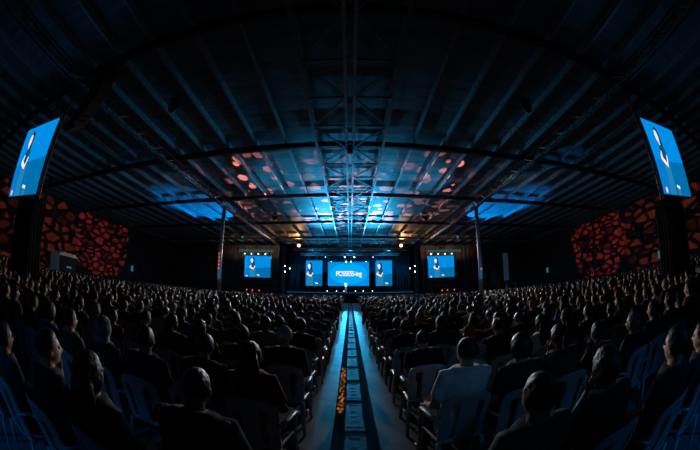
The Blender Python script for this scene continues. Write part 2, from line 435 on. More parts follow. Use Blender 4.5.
# three screens on the stage
t = empty('title_screen', (-.25, 48, DZ)); tag(t, 'wide bright blue stage screen with white lettering, behind the speaker', 'screen')
b = MB(); b.box(-3.44, 3.44, .02, .2, 1.02, 5.12); b.box(-3.2, -3.0, .02, .2, 0, 1.02); b.box(3.0, 3.2, .02, .2, 0, 1.02); b.build('casing', CASE, t)
b = MB(); b.box(-3.38, 3.38, -.02, .019, 1.08, 5.06, 0)
flat(b, ellp(0, 3.1, 3.1, 1.75, 40)[::1], -.024, 1); b.build('lit_panel', [S_BG, S_CTR], t)
def words_mesh(txt, size, parent, loc, m, shear=0):
    c = bpy.data.curves.new('lettering', 'FONT'); c.body = txt; c.size = size; c.extrude = .004; c.align_x = 'CENTER'; c.offset = .026*size; c.space_character = .95
    o = bpy.data.objects.new('lettering', c); COL.objects.link(o)
    dg = bpy.context.evaluated_depsgraph_get(); me = bpy.data.meshes.new_from_object(o.evaluated_get(dg))
    bpy.data.objects.remove(o); 
    n = obj('lettering', me, None, parent, loc); me.materials.clear(); me.materials.append(m); n.rotation_euler = (R(90), 0, 0)
    return n
n = words_mesh('POSSESS-ing', 1.10, t, (.05, -.04, 2.74), S_WHT); n.scale = (.78, 1, 1); n['label'] = 'white capital lettering'
for s, side in ((-1, 'white booth'), (1, 'tall pale banner')):
    cx = -5.95 if s < 0 else 5.6
    live_screen('portrait_screen', 'upright live-video screen on the stage, on the %s side of the title screen' % side, (cx, 48, 4.76), 2.75, 4.2, 0, .17, .74, legs=1.02)
# big side screens level with the front of the stage, and the two near ones on black towers
for s, side in ((-1, 'white booth'), (1, 'tall pale banner')):
    cx = -11.9 if s < 0 else 11.72
    live_screen('video_screen', 'distant live-video screen below four warm lamps, on the %s side' % side, (cx, 36, 4.66), 3.6, 2.78)
    t = empty('lamp_bar', (s*12.2, 36, 6.70)); tag(t, 'teal-lit lamp bar over the distant screen on the %s side' % side, 'lamp bar')
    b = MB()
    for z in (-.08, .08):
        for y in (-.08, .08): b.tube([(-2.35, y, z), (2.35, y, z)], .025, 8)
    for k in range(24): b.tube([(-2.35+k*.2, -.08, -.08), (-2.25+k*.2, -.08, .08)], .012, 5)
    b.build('truss_lattice', glow('teal_lit_glow', (.02,.30,.32), .5), t)  # teal light on the bar is put in as glow of the lattice
    b = MB()
    b = MB()
    for q in (-1, 1): b = MB(); b.tube([(q*2.0, 0, .1), (q*2.0, 0, 2.75)], .02, 6); b.build('hanger', STEEL, t)
    for k in range(4):
        lx = s*12.2 + (-1.4 + .95*k) - (.1 if s < 0 else .45)
        p = (lx, 35.9, 6.30)
        lamp_fixture('warm_lamp', 'warm round lamp, %s from the outer end of the bar over the %s side screen' % (ORD[k if s < 0 else 3-k], 'booth' if s < 0 else 'banner'), p, (lx*.5, 10, 1.7), G_WARM, 'warm lamps over the side screens', .15, hang=6.68)
    for q in (-1, 1):
        b = MB(); b.tube([(cx+q*1.5, 36.3, 0), (cx+q*1.5, 36.3, 6.1)], .06, 8)
        tag(b.build('screen_post', STEEL), 'dark post behind the %s edge of the distant screen on the %s side' % ('aisle' if q != s else 'outer', side), 'post')
for s, side in ((-1, 'white booth'), (1, 'tall pale banner')):
    # near screens, slightly turned in
    a, b_ = Vector((s*10.55, 4.45)), Vector((s*13.55, 4.10))
    c = (a+b_)/2; ang = math.atan2((b_-a).y, (b_-a).x) if s > 0 else math.atan2((a-b_).y, (a-b_).x)
    live_screen('tower_screen', 'large live-video screen high on the black tower, on the %s side' % side, (c.x, c.y, 5.28), (a-b_).length, 2.92, ang)
    t = empty('screen_tower', (s*11.75, 4.85, 0), ang); tag(t, 'black draped tower under the large screen on the %s side' % side, 'tower')
    b = MB(); rings = []
    for z in (.02, 1.2, 2.4, 3.75):
        rr = []
        for k in range(48):
            u = k/48*4; e = int(u); w2 = u-e
            hx, hy = 1.05 - z*.05, .35
            px, py = [(-hx+2*hx*w2, -hy), (hx, -hy+2*hy*w2), (hx-2*hx*w2, hy), (-hx, hy-2*hy*w2)][e]
            q = .03*math.sin(k*2.3)*(1 - z/6)
            rr.append((px + (q if e in (1,3) else 0), py + (q if e in (0,2) else 0), z))
        rings.append(rr)
    b.loft(rings); b.build('drape', BLACK, t)
    for q in (-1, 1):
        b = MB(); b.tube([(q*.6, 0, 3.6), (q*.6, 0, 8.6)], .05, 8); b.build('mast', STEEL, t)
t = empty('line_array', (-8.75, 4.9, 8.52)); tag(t, 'curved hanging column of black loudspeakers high by the tower screen', 'loudspeaker')
b = MB(); b.box(-.45, .45, -.3, .3, .0, .1); b.build('fly_frame', STEEL, t)
b = MB(); b.tube([(0,0,.1), (0,0,.42)], .02, 6); b.build('hoist_chain', STEEL, t)
y, z, an = 0, -.02, 0
for k in range(11):
    M = Matrix.Translation((0, y, z)) @ Matrix.Rotation(an, 4, 'X')
    b = MB(); b.box(-.42, .42, -.25, .22, -.235, 0, 0, M); b.build('speaker_box', GRILL, t)
    z -= .25*math.cos(an); y -= .25*math.sin(an); an += R(2.6)

# ---- stage rigging
def box_truss(name, label, a, b_, d=.3, m=TRUSS):
    a, b_ = Vector(a), Vector(b_); L = (b_-a).length
    t = empty(name, a); tag(t, label, 'truss')
    dirv = (b_-a).normalized(); side = Vector((0,1,0)); up = dirv.cross(side).normalized()
    cs = [side*sx*d/2 + up*sy*d/2 for sx, sy in ((-1,-1),(1,-1),(1,1),(-1,1))]
    for c in cs:
        q = MB(); q.tube([c, c + dirv*L], .03, 8); q.build('chord', m, t)
    q = MB(); n = int(L/.55)
    for k in range(n):
        for i in range(4):
            p0, p1 = (cs[i], cs[(i+1)%4]) if k % 2 else (cs[(i+1)%4], cs[i])
            q.tube([p0 + dirv*L*k/n, p1 + dirv*L*(k+1)/n], .014, 5)
    q.build('lattice', m, t)
    if abs(dirv.x) > .5:
        for k in (.08, .5, .92):
            q = MB(); q.tube([dirv*L*k, dirv*L*k + Vector((0,0,9.695 - a.z - .022*abs(a.x + L*k)))], .02, 6); q.build('hoist_chain', STEEL, t)
    return t
box_truss('stage_truss', 'front lighting truss with the two amber lamps, above the stage edge', (-9.5, 42, 9.0), (9.5, 42, 9.0), .4)
box_truss('stage_truss', 'middle lighting truss above the stage, below the roof beam', (-9.0, 45, 8.3), (9.0, 45, 8.3), .35)
box_truss('stage_truss', 'rear lighting truss just above the stage screens', (-8.2, 47.2, 7.85), (8.2, 47.2, 7.85), .35)
for s, side in ((-1, 'white booth'), (1, 'tall pale banner')):
    box_truss('truss_tower', 'upright truss tower at the stage corner on the %s side' % side, (s*10.05, 43.2, .02), (s*10.05, 43.2, 8.3), .32)
    t = empty('subwoofer', (s*10.3, 41.9, 0)); tag(t, 'black subwoofer stack by the stage corner on the %s side' % side, 'loudspeaker')
    for k in range(2):
        b = MB(); b.bbox(-.62, .62, -.4, .4, .02+k*.95, .93+k*.95, .03); cb = b.build('cabinet', CASE, t)
        b = MB(); b.box(-.55, .55, -.42, -.395, .09+k*.95, .86+k*.95); b.build('grille', GRILL, cb)
    b = MB(); b.bbox(-.62,.62,-.4,.4,1.93,1.97,.01); b.build('lid', PIPE, t)
    t = empty('column_speaker', (s*8.55, 45.0, DZ)); tag(t, 'slim column loudspeaker on the stage, %s side' % side, 'loudspeaker')
    b = MB(); b.bbox(-.16, .16, -.15, .15, .05, 2.2, .02); b.build('cabinet', GRILL, t)
    b = MB(); b.bbox(-.3, .3, -.3, .3, 0, .05, .01); b.build('base_plate', CASE, t)
    for k, (dx, z) in enumerate(((0.0, 5.45), (0.0, 4.6), (-s*.75, 5.1))):
        p = (s*9.75 + dx, 42.9, z)
        lamp_fixture('side_lamp', 'small white lamp on the %s side truss tower, %s' % ('booth' if s < 0 else 'banner', ('upper', 'lower', 'nearer the screens')[k]), p, (0, 20, 1), G_WHITE, 'white lamps on the stage towers', .12)
        if k == 2:
            q = MB(); q.tube([(s*9.95, 43.0, z+.2), (s*9.0, 42.9, z+.2)], .025, 6); tag(q.build('steel_bracket', STEEL), 'short steel arm holding the inner white lamp, %s side tower' % ('booth' if s < 0 else 'banner'), 'bracket')
    p = (s*7.5, 41.8, 8.40)
    lamp_fixture('amber_lamp', 'bright amber lamp on the front truss, %s side' % side, p, (0, 0, 1.6), G_AMBER, None, .36, hang=8.85)
    # red lamps on low stands below the side screens
    for k, dx in enumerate((-.75, 0, .9)):
        t = empty('red_lamp', (s*12.0 + dx, 34.6, 0)); tag(t, 'small red lamp on a stand below the %s side screen, %s from the aisle' % ('booth' if s < 0 else 'banner', ORD[(2-k) if s < 0 else k]), 'lamp', 'red lamps below the side screens')
        b = MB(); b.tube([(0,0,.02), (0,0,1.55)], .02, 8); b.bbox(-.2,.2,-.2,.2,0,.03,.01); b.build('stand', CASE, t)
        b = MB(); b.tube([(0,.1,1.6), (0,-.06,1.6)], .09, 12); hd = b.build('head', CASE, t)
        b = MB(); b.tube([(0,-.061,1.6), (0,-.07,1.6)], .08, 12); b.build('lens', G_RED, hd)
for k, (x, z, big) in enumerate(((-4.0,7.4,1),(-.87,7.4,2),(.70,7.4,2),(3.75,7.4,1),(-3.05,6.65,1),(-.63,6.65,2),(.16,6.65,2),(2.6,6.65,1))):
    pos = ('outermost on the booth side','booth side of the middle','banner side of the middle','outermost on the banner side')[k % 4]
    p = (x, 47.05, z)
    lamp_fixture('stage_lamp', 'small %s lamp in the %s row over the title screen, %s' % ('white' if big == 2 else 'cyan', 'upper' if k < 4 else 'lower', pos), p, (x*.4, 30, 2.0), G_WHITE if big == 2 else G_BLUE, 'lamps over the title screen', .14 if big == 2 else .12, hang=7.73)
for k, x in enumerate((-3.55,-2.1,-.95,.85,2.05,3.5)):
    p = (x, 45.8, DZ + .22)
    lamp_fixture('foot_lamp', 'small warm lamp on the stage floor, %s from the booth end of its row' % ORD[k], p, (x, 30, 2.4), G_FOOT, 'warm lamps along the stage floor', .105)
for s, side in ((-1, 'white booth'), (1, 'tall pale banner')):
    lamp_fixture('roof_lamp', 'dark moving-head lamp hung from the roof purlins before the fourth beam, %s side' % side, (s*7.0, 25.7, 8.4), (s*6.6, 15, 2), CASE, None, .26, hang=9.4)
    lamp_fixture('roof_lamp', 'teal-lit moving-head lamp hung above the distant screen, %s side' % side, (s*13.4, 33.8, 8.0), (s*10, 26, 9.5), G_TEAL, None, .26, hang=9.3)
    lamp_fixture('roof_lamp', 'unlit lamp high under the roof near the brace rod, %s side' % side, (s*7.0, 7.8, 8.3), (s*5, 3, 2), CASE, None, .22, hang=9.4)
lamp_fixture('roof_lamp', 'round lamp under the ridge truss at the second roof beam', (0, 12.7, 8.5), (0, 20, 2), GLASSD, None, .2, hang=9.0)

# ------------------------------------------------------------------ side of the hall: booth, banner, small lamps
t = empty('control_booth', (-20.6, 12.6, 0), R(95)); tag(t, 'white cabin with a dark window among the crowd', 'booth')
b = MB(); b.bbox(-1.15, 1.15, -.7, .7, .02, 2.60, .16); b.build('shell', WHITEP, t)
b = MB(); b.bbox(-.98, .98, -.76, -.68, 1.05, 2.36, .06); wn = b.build('window', GLASSD, t)
b = MB(); b.box(-.2, .35, -.775, -.76, 1.55, 1.67); b.build('monitor', G_TEAL, wn)
b = MB(); b.bbox(-1.18, -1.13, -.35, .35, .2, 2.2, .02); b.build('door', WHITEP, t)
t = empty('banner', (18.6, 31.0, 0)); tag(t, 'tall narrow pale banner by the far dark wall', 'banner')
b = MB(); b.bbox(-.38, .38, -.02, .02, 2.2, 5.55, .006); b.build('cloth', BANNER, t)
b = MB(); b.tube([(-.42,0,5.58),(.42,0,5.58)], .03, 8); b.tube([(-.36,.05,.0),(-.36,.05,5.58)], .025, 8); b.tube([(.36,.05,0),(.36,.05,5.58)], .025, 8); b.build('stand_frame', STEEL, t)
b = MB(); b.bbox(-.8, .8, -.15, .15, 1.72, 1.80, .01); b.box(-.7,-.6,-.1,.1,0,1.72); b.box(.6,.7,-.1,.1,0,1.72)
tag(b.build('high_table', BANNER, None, (18.8, 30.2, 0)), 'pale high table in front of the tall pale banner', 'table')
for (x, y, z, lab) in ((-29.75, 31.0, 2.9, 'small teal wall lamp beyond the white booth'), (29.75, 36, 3.2, 'small teal wall lamp beyond the tall pale banner'), (29.75, 14.5, 2.2, 'small teal wall lamp near the tower screen on the banner side')):
    t = empty('wall_lamp', (x, y, z)); tag(t, lab, 'wall lamp'); s = -1 if x > 0 else 1
    b = MB(); b.box(min(-s*.25,s*.1), max(-s*.25,s*.1), -.2, .2, -.35, .35); b.build('housing', CASE, t)
    b = MB(); b.box(min(s*.1,s*.16), max(s*.1,s*.16), -.22, .22, -.38, .38); b.build('diffuser', G_TEAL, t)
# ------------------------------------------------------------------ chairs
def chair_parts():
    P = {}
    b = MB(); n = 9; top = []; bot = []
    for i in range(n):
        for j in range(n):
            u, v = i/(n-1)*2-1, j/(n-1)*2-1
            hw = .215 + .012*v
            x = u*hw*(1 - .06*abs(v)**4); y = .01 + v*.215*(1 - .06*abs(u)**4)
            z = .435 - .018*(1-u*u)*(1-v*v) - (.03*max(0, v-.6)/.4)**1 * (v > .6)
            top.append((x, y, z)); bot.append((x, y, z-.022))
    fs = []
    for i in range(n-1):
        for j in range(n-1):
            a = i*n+j; fs += [(a, a+n, a+n+1, a+1)]; fs += [(a+n*n+1, a+n*n+n+1, a+n*n+n, a+n*n)]
    edge = [i*n for i in range(n)] + [(n-1)*n+j for j in range(1, n)] + [i*n+n-1 for i in range(n-2, -1, -1)] + [j for j in range(n-2, 0, -1)]
    for k in range(len(edge)):
        a, c = edge[k], edge[(k+1) % len(edge)]; fs.append((c, a, a+n*n, c+n*n))
    b.add(top+bot, fs); P['seat'] = b.mesh('seat', True)
    # backrest: curved shell with three tall openings and an arched top
    nu, nv = 29, 18; grid = {}; vs = []; T = .016
    def pt(i, j, off):
        u = i/(nu-1)*2-1; v = j/(nv-1)
        hw = .205 + .02*v - .05*max(0, v-.78)**1.2*3
        arch = (1-abs(u)**3.0)*.055 - .02
        z = .40 + v*(.455 + arch*v); x = u*hw
        y = -.195 - .095*v + .055*u*u*(.5+.5*v)
        return (x, y + off, z)
    def solid(i, j):
        u = (i+.5)/(nu-1)*2-1; v = (j+.5)/(nv-1)
        if v < .14 or v > .80: return True
        for c, wd in ((-.52, .12), (.52, .12)):
            if abs(u - c*(.82+.18*v)) < wd*(.75+.45*v): return False
        return True
    b = MB(); V = []
    for i in range(nu):
        for j in range(nv): V.append(pt(i, j, T/2))
    for i in range(nu):
        for j in range(nv): V.append(pt(i, j, -T/2))
    N = nu*nv; F = []
    for i in range(nu-1):
        for j in range(nv-1):
            if not solid(i, j): continue
            a, c, d, e = i*nv+j, (i+1)*nv+j, (i+1)*nv+j+1, i*nv+j+1
            F += [(a, e, d, c), (a+N, c+N, d+N, e+N)]
            for (p, q, di, dj) in ((a, c, 0, -1), (c, d, 1, 0), (d, e, 0, 1), (e, a, -1, 0)):
                ii, jj = i+di, j+dj
                if not (0 <= ii < nu-1 and 0 <= jj < nv-1 and solid(ii, jj)): F.append((p, q, q+N, p+N))
    used = sorted({k for f_ in F for k in f_}); mp = {k: n_ for n_, k in enumerate(used)}
    b.add([V[k] for k in used], [tuple(mp[k] for k in f_) for f_ in F]); P['backrest'] = b.mesh('backrest', True)
    for s in (-1, 1):
        b = MB(); b.tube([(s*.195,-.20,.42), (s*.20,-.25,.2), (s*.21,-.30,0.0)], [.026,.022,.018], 8, flat=.7); P['rl%d' % s] = b.mesh('leg', True)
        b = MB(); b.tube([(s*.20,.20,.42), (s*.215,.235,.2), (s*.225,.26,0.0)], [.026,.022,.018], 8, flat=.7); P['fl%d' % s] = b.mesh('leg', True)
        b = MB(); b.tube([(s*.215,-.235,.655), (s*.245,-.1,.66), (s*.25,.1,.65), (s*.24,.2,.62), (s*.222,.225,.52), (s*.205,.20,.42)], [.022,.026,.026,.024,.02,.02], 8, flat=.6); P['arm%d' % s] = b.mesh('armrest', True)
    for m in P.values(): m.materials.append(PLAST)
    return P
CP = chair_parts()
def make_chair(loc, rz, label, group):
    t = empty('plastic_chair', loc, rz); tag(t, label, 'chair', group)
    for k, me in CP.items(): obj({'s':'seat','b':'backrest','r':'leg','f':'leg','a':'armrest'}[k[0]], me, None, t)
    return t

# ------------------------------------------------------------------ people
def remesh(mb, name, vox, smooth=3):
    me = mb.mesh(name); o = bpy.data.objects.new('tmp', me); COL.objects.link(o)
    r = o.modifiers.new('r', 'REMESH'); r.mode = 'VOXEL'; r.voxel_size = vox; r.use_smooth_shade = True
    if smooth:
        s = o.modifiers.new('s', 'SMOOTH'); s.factor = .5; s.iterations = smooth
    dg = bpy.context.evaluated_depsgraph_get()
    out = bpy.data.meshes.new_from_object(o.evaluated_get(dg)); out.name = name
    out.polygons.foreach_set('use_smooth', [True]*len(out.polygons))
    bpy.data.objects.remove(o); bpy.data.meshes.remove(me)
    return out
def g2(a, b): return math.exp(-(a*a + b*b))
def head_point(th, ph, grow=0.0):
    a, b, c = .074, .096, .111
    sx, sy, sz = math.sin(th)*math.cos(ph), math.sin(th)*math.sin(ph), math.cos(th)
    x, y, z = a*sx, b*sy, c*sz
    if z < 0: x *= 1 - .30*(-z/c)**1.6
    if y < 0 and z < -.02: y *= 1 - .35*min(1, (-z-.02)/.09)
    if y < 0 and z > -.02: y *= 1.06
    if y > 0:
        wt = min(1, y/.03)
        y *= .95
        d = 0
        if z > -.1: d += .026*g2(x/.011, (z+.020)/.016) + .012*g2(x/.009, (z-.006)/.022)
        d -= .012*(g2((x-.031)/.015, (z-.012)/.012) + g2((x+.031)/.015, (z-.012)/.012))
        d += .004*g2(x/.05, (z-.036)/.010)
        d += .008*g2(x/.022, (z+.053)/.007) + .006*g2(x/.020, (z+.066)/.007) - .006*g2(x/.024, (z+.0595)/.004)
        d += .012*g2(x/.024, (z+.096)/.018)
        y += d*wt
    p = Vector((x, y, z))
    if grow: p += Vector((sx, sy, sz))*grow
    return p
def head_mesh(mb, M):
    n, m = 56, 44; vs = []
    for i in range(1, m):
        for k in range(n): vs.append(M @ head_point(PI*i/m, 2*PI*k/n))
    vs += [M @ Vector((0,0,.116)), M @ Vector((0,.01,-.116))]
    fs = []
    for i in range(m-2):
        for k in range(n):
            j = (k+1) % n; fs.append((i*n+k, (i+1)*n+k, (i+1)*n+j, i*n+j))
    T, B = n*(m-1), n*(m-1)+1
    for k in range(n):
        j = (k+1) % n; fs.append((T, k, j)); fs.append((B, (m-2)*n+j, (m-2)*n+k))
    mb.add(vs, fs)
    for s in (-1, 1):
        E_ = M @ Matrix.Rotation(s*R(-18), 4, 'Z')
        mb.ell(M @ Vector((s*.077, -.008, -.004)), .010, .021, .032, 10, 8, 0, E_.to_3x3().to_4x4())
def hair_mesh(kind):
    """hair in head space: a shell over the scalp, closed under the skin"""
    n, m = 48, 36; b = MB(); vs = []
    base = {'short': .012, 'cropped': .007, 'curly': .022, 'long': .014, 'bun': .011, 'cap': .016, 'scarf': .018, 'bob': .018, 'tail': .011}[kind]
    for i in range(1, m):
        th = PI*i/m
        for k in range(n):
            ph = 2*PI*k/n; sy, sz = math.sin(th)*math.sin(ph), math.cos(th)
            front = sy
            low = {'short': -.42, 'cropped': -.36, 'curly': -.45, 'long': -.9, 'bun': -.45, 'cap': -.05, 'scarf': -.95, 'bob': -.75, 'tail': -.45}[kind]
            hl = .58 if kind != 'scarf' else .52           # hairline height on the forehead
            lim = hl if front > .55 else (low if front < -.1 else low + (hl-low)*((front+.1)/.65)**1.5)
            if kind == 'cap': lim = .33 if front > 0 else -.05 + .3*max(0, front+.3)
            tt = max(-1, min(1, (sz-lim)/(.12 if kind in ('cap','scarf') else .30)))
            wob = .0022*math.sin(th)*(math.sin(ph*9+th*7) + .8*math.sin(ph*17-th*13)) * (2.2 if kind == 'curly' else 1) if kind not in ('cap', 'scarf') else .002*math.sin(ph*5+th*14)
            g = (base + wob)*tt if tt > 0 else -.008*min(1, -tt*3)
            if kind in ('long','bob') and tt > 0 and sz < 0: g += .016*min(1, -sz)
            vs.append(head_point(th, ph, g))
    vs += [head_point(0.001, 0, base), head_point(PI-.001, 0, -.012)]
    fs = []
    for i in range(m-2):
        for k in range(n):
            j = (k+1) % n; fs.append((i*n+k, (i+1)*n+k, (i+1)*n+j, i*n+j))
    T, B = n*(m-1), n*(m-1)+1
    for k in range(n):
        j = (k+1) % n; fs.append((T, k, j)); fs.append((B, (m-2)*n+j, (m-2)*n+k))
    b.add(vs, fs)
    if kind == 'long':
        rings = []
        for (y, z, rx, ry) in ((-.05,.04,.070,.05), (-.078,-.04,.086,.05), (-.088,-.12,.098,.046), (-.105,-.20,.105,.040), (-.118,-.28,.088,.03), (-.122,-.33,.04,.014)):
            rings.append([(rx*math.cos(2*PI*k/20)*(1+.05*math.sin(k*3+z*40)), y + ry*math.sin(2*PI*k/20), z) for k in range(20)])
        b.loft(rings[::-1])
    if kind == 'bun': b.ell((0, -.115, .055), .042, .040, .040, 14, 10)
    if kind == 'tail': b.tube([(0,-.10,.05),(0,-.145,.02),(0,-.15,-.08),(0,-.13,-.19)], [.022,.03,.03,.008], 12, round_caps=True)
    if kind == 'cap':
        rings = []
        for yy, hw, z in ((.06,.068,.050), (.10,.066,.048), (.14,.055,.042), (.165,.034,.036)):
            rings.append([(hw*math.cos(2*PI*k/16), yy, z + .008*math.sin(2*PI*k/16) + .012*(1-math.cos(2*PI*k/16)**2)) for k in range(16)])
        b.loft(rings); b.ell((0,-.004,.142), .008, .008, .006, 8, 6)
    if kind == 'scarf':
        rings = []
        for (y, z, rx, ry) in ((-.03,-.05,.088,.088), (-.028,-.12,.088,.080), (-.03,-.19,.125,.095), (-.03,-.235,.16,.105), (-.03,-.25,.12,.08)):
            rings.append([(rx*math.cos(2*PI*k/24), y + ry*math.sin(2*PI*k/24), z) for k in range(24)])
        b.loft(rings[::-1])
    return b.mesh('hair', True)
HAIR = {k: hair_mesh(k) for k in ('short','cropped','curly','long','bun','cap','scarf','bob','tail')}
def hand(mb, w_, d, nrm, s, curl=26):
    d = Vector(d).normalized(); nrm = Vector(nrm); nrm = (nrm - d*nrm.dot(d)).normalized(); sd = d.cross(nrm)*s
    w_ = Vector(w_)
    rings = []
    for (q, rx, ry) in ((-.01,.024,.019), (.02,.032,.018), (.055,.040,.016), (.085,.041,.014), (.095,.034,.010)):
        rings.append([w_ + d*q + sd*rx*math.cos(2*PI*k/12) + nrm*ry*math.sin(2*PI*k/12) for k in range(12)])
    mb.loft(rings)
    for off, ln, r in ((-.030,.058,.0075), (-.010,.074,.0085), (.011,.080,.0088), (.031,.070,.0085)):
        p = w_ + d*.082 + sd*off; pts = [p]; dd = d.copy()
        for q in range(3):
            dd = (Matrix.Rotation(R(curl)*(1 if q else .6), 3, sd*s) @ dd).normalized() if True else dd
            p = p + dd*ln*(.42, .33, .25)[q]; pts.append(p)
        mb.tube(pts, [r, r, r*.92, r*.8], 8, round_caps=True)
    p = w_ + d*.03 + sd*.034; t1 = p + d*.03 + sd*.024 + nrm*-.006; t2 = t1 + d*.032 + sd*.006 - nrm*.008
    mb.tube([w_ + d*.015 + sd*.02, p, t1, t2], [.013,.0125,.0105,.008], 8, round_caps=True)
def Lm(lean, side=0.0):
    """leans the upper body about the hips"""
    return Matrix.Translation((0,.02,.52)) @ Matrix.Rotation(-lean, 4, 'X') @ Matrix.Rotation(side, 4, 'Y') @ Matrix.Translation((0,-.02,-.52))
TORSO = [(.455,.165,.115,.03),(.54,.178,.128,.025),(.62,.165,.118,.0),(.72,.158,.106,-.02),(.82,.168,.112,-.035),(.92,.182,.118,-.04),(.985,.184,.107,-.04),(1.04,.155,.088,-.035),(1.078,.102,.072,-.03)]
def torso(mb, M, g=0.0, narrow=1.0, top=9):
    rings = []
    for (z, rx, ry, y) in TORSO[:top]:
        rings.append([M @ Vector(((rx*narrow+g)*math.cos(2*PI*k/28), y + (ry+g)*math.sin(2*PI*k/28), z - (.012 if g < 0 and z > .9 else 0))) for k in range(28)])
    mb.loft(rings)
POSES = {   # lean, side, narrow, yaw, nod, (elbow, wrist, hand dir, palm normal) for right (+x); the other arm mirrored unless given
 'lap':    dict(lean=R(-3), side=0, nar=1.0, yaw=0, nod=0, arm=((.215,.00,.745),(.12,.20,.665),(-.75,.62,-.2),(0,.15,1)), slv=2),
 'turned': dict(lean=R(0), side=R(3), nar=1.03, yaw=R(13), nod=R(2), arm=((.215,.02,.745),(.17,.25,.655),(-.25,.95,-.12),(0,.1,1)), slv=1),
 'forward':dict(lean=R(17), side=0, nar=1.03, yaw=0, nod=R(-10), arm=((.21,.30,.66),(.07,.46,.72),(-.6,.6,.1),(.5,.4,.8)), slv=2),
 'chin':   dict(lean=R(6), side=R(-3), nar=.93, yaw=R(-14), nod=R(4), arm=((.23,.10,.72),(.13,.30,.67),(-.7,.7,-.1),(0,.1,1)), left=((-.19,.18,.75),(-.075,.145,1.03),(.35,-.1,.95),(.2,-1,.1)), slv=1),
 'folded': dict(lean=R(-6), side=R(2), nar=1.05, yaw=R(-4), nod=R(-3), arm=((.215,.02,.75),(.02,.17,.80),(-.95,.05,.12),(0,1,.1)), left=((-.215,.02,.77),(-.02,.20,.84),(.95,.0,-.05),(0,1,.1)), slv=2),
 'slim':   dict(lean=R(-2), side=R(-2), nar=.88, yaw=R(6), nod=0, arm=((.21,.01,.75),(.10,.22,.655),(-.6,.75,-.15),(0,.1,1)), slv=1),
}
def build_pose(key):
    q = POSES[key]; M = Lm(q['lean'], q['side']); nar = q['nar']
    hc = M @ Vector((0, -.012, 1.185))
    H = Matrix.Translation(hc) @ Matrix.Rotation(q['yaw'], 4, 'Z') @ Matrix.Rotation(q['nod'] - q['lean']*.35, 4, 'X')
    body = MB(); head_mesh(body, H); torso(body, M, -.012, nar)
    body.tube([M @ Vector((0,-.035,1.02)), M @ Vector((0,-.032,1.08)), H @ Vector((0,-.024,-.05))], [.068,.058,.055], 14, round_caps=True)
    sh = MB(); torso(sh, M, .014, nar, 9)
    for s in (-1, 1):
        e, wr, d, nv = q['arm']
        if s < 0 and 'left' in q: e, wr, d, nv = q['left']
        elif s < 0: e, wr, d, nv = [(-a[0], a[1], a[2]) for a in (e, wr, d, nv)]
        S_ = M @ Vector((s*.172*nar, -.035, 1.005)); e, wr = Vector(e), Vector(wr)
        body.tube([S_, S_.lerp(e,.5), e, e.lerp(wr,.35), wr], [.050,.044,.040,.038,.026], 12, round_caps=True)
        hand(body, wr, d, nv, s if s > 0 else -1)
        end = e.lerp(wr, .93) if q['slv'] == 2 else None
        c0 = M @ Vector((s*.10*nar, -.035, 1.0))
        if end: sh.tube([c0, S_, S_.lerp(e,.5), e, e.lerp(end,.5), end], [.065,.074,.062,.054,.048,.042], 14, round_caps=True)
        else: sh.tube([c0, S_, S_.lerp(e,.4), S_.lerp(e,.72)], [.065,.074,.066,.064], 14)
    tr = MB()
    rings = []
    for (z, rx, ry, y) in TORSO[:3]: rings.append([Vector(((rx*nar+.008)*math.cos(2*PI*k/28), y + (ry+.006)*math.sin(2*PI*k/28), z - (.012 if z > .6 else 0))) for k in range(28)])
    tr.loft(rings)
    shoes = []
    for s in (-1, 1):
        hp, kn, an = Vector((s*.085,.03,.525)), Vector((s*.125,.43,.515)), Vector((s*.125,.41,.085))
        kn2 = kn + Vector((0,.02,-.03))
        body.tube([hp, hp.lerp(kn,.5), kn, kn2], [.072,.062,.050,.048], 12, round_caps=True)
        body.tube([kn, kn.lerp(an,.3), an, an + Vector((0,0,-.03))], [.050,.050,.036,.036], 12, round_caps=True)
        body.tube([an + Vector((0,.0,-.035)), an + Vector((0,.07,-.045)), an + Vector((0,.15,-.056))], [.036,.034,.024], 10, round_caps=True)
        tr.tube([hp, hp.lerp(kn,.5), kn], [.086,.078,.076], 14, round_caps=True)
        tr.tube([kn + Vector((0,.012,-.01)), kn.lerp(an,.4), an + Vector((0,0,.02))], [.072,.066,.058], 14)
        z = MB(); rings = []
        for (y, rx, h_) in ((-.075,.028,.05), (-.05,.040,.075), (.0,.043,.09), (.07,.046,.07), (.13,.048,.052), (.175,.040,.042), (.20,.02,.03)):
            rings.append([(an.x + rx*math.cos(2*PI*k/14), an.y + y, max(.002, h_*.5 + h_*.55*math.sin(2*PI*k/14))) for k in range(14)])
        z.loft(rings); shoes.append(z.mesh('shoe', True))
    eyes = []
    for s in (-1, 1):
        ey = MB(); ey.ell(H @ Vector((s*.031, .0775, .012)), .0115, .0115, .0115, 10, 8); eyes.append(ey.mesh('eye', True))
    return dict(body=remesh(body, 'person', .0072, 2), shirt=remesh(sh, 'shirt', .013, 4), trousers=remesh(tr, 'trousers', .014, 4), shoes=shoes, eyes=eyes, H=H)
SKINS = [mat('skin_%s' % n, c, .5, 0, .08, 30.0) for n, c in (('tan', (.42,.24,.16)), ('brown', (.26,.135,.08)), ('light', (.55,.34,.25)))]
HAIRM = {n: mat('hair_' + n, c, .42, 0, .35, 70.0, .35) for n, c in (('black', (.012,.011,.011)), ('dark brown', (.03,.018,.012)), ('grey', (.22,.22,.23)))}
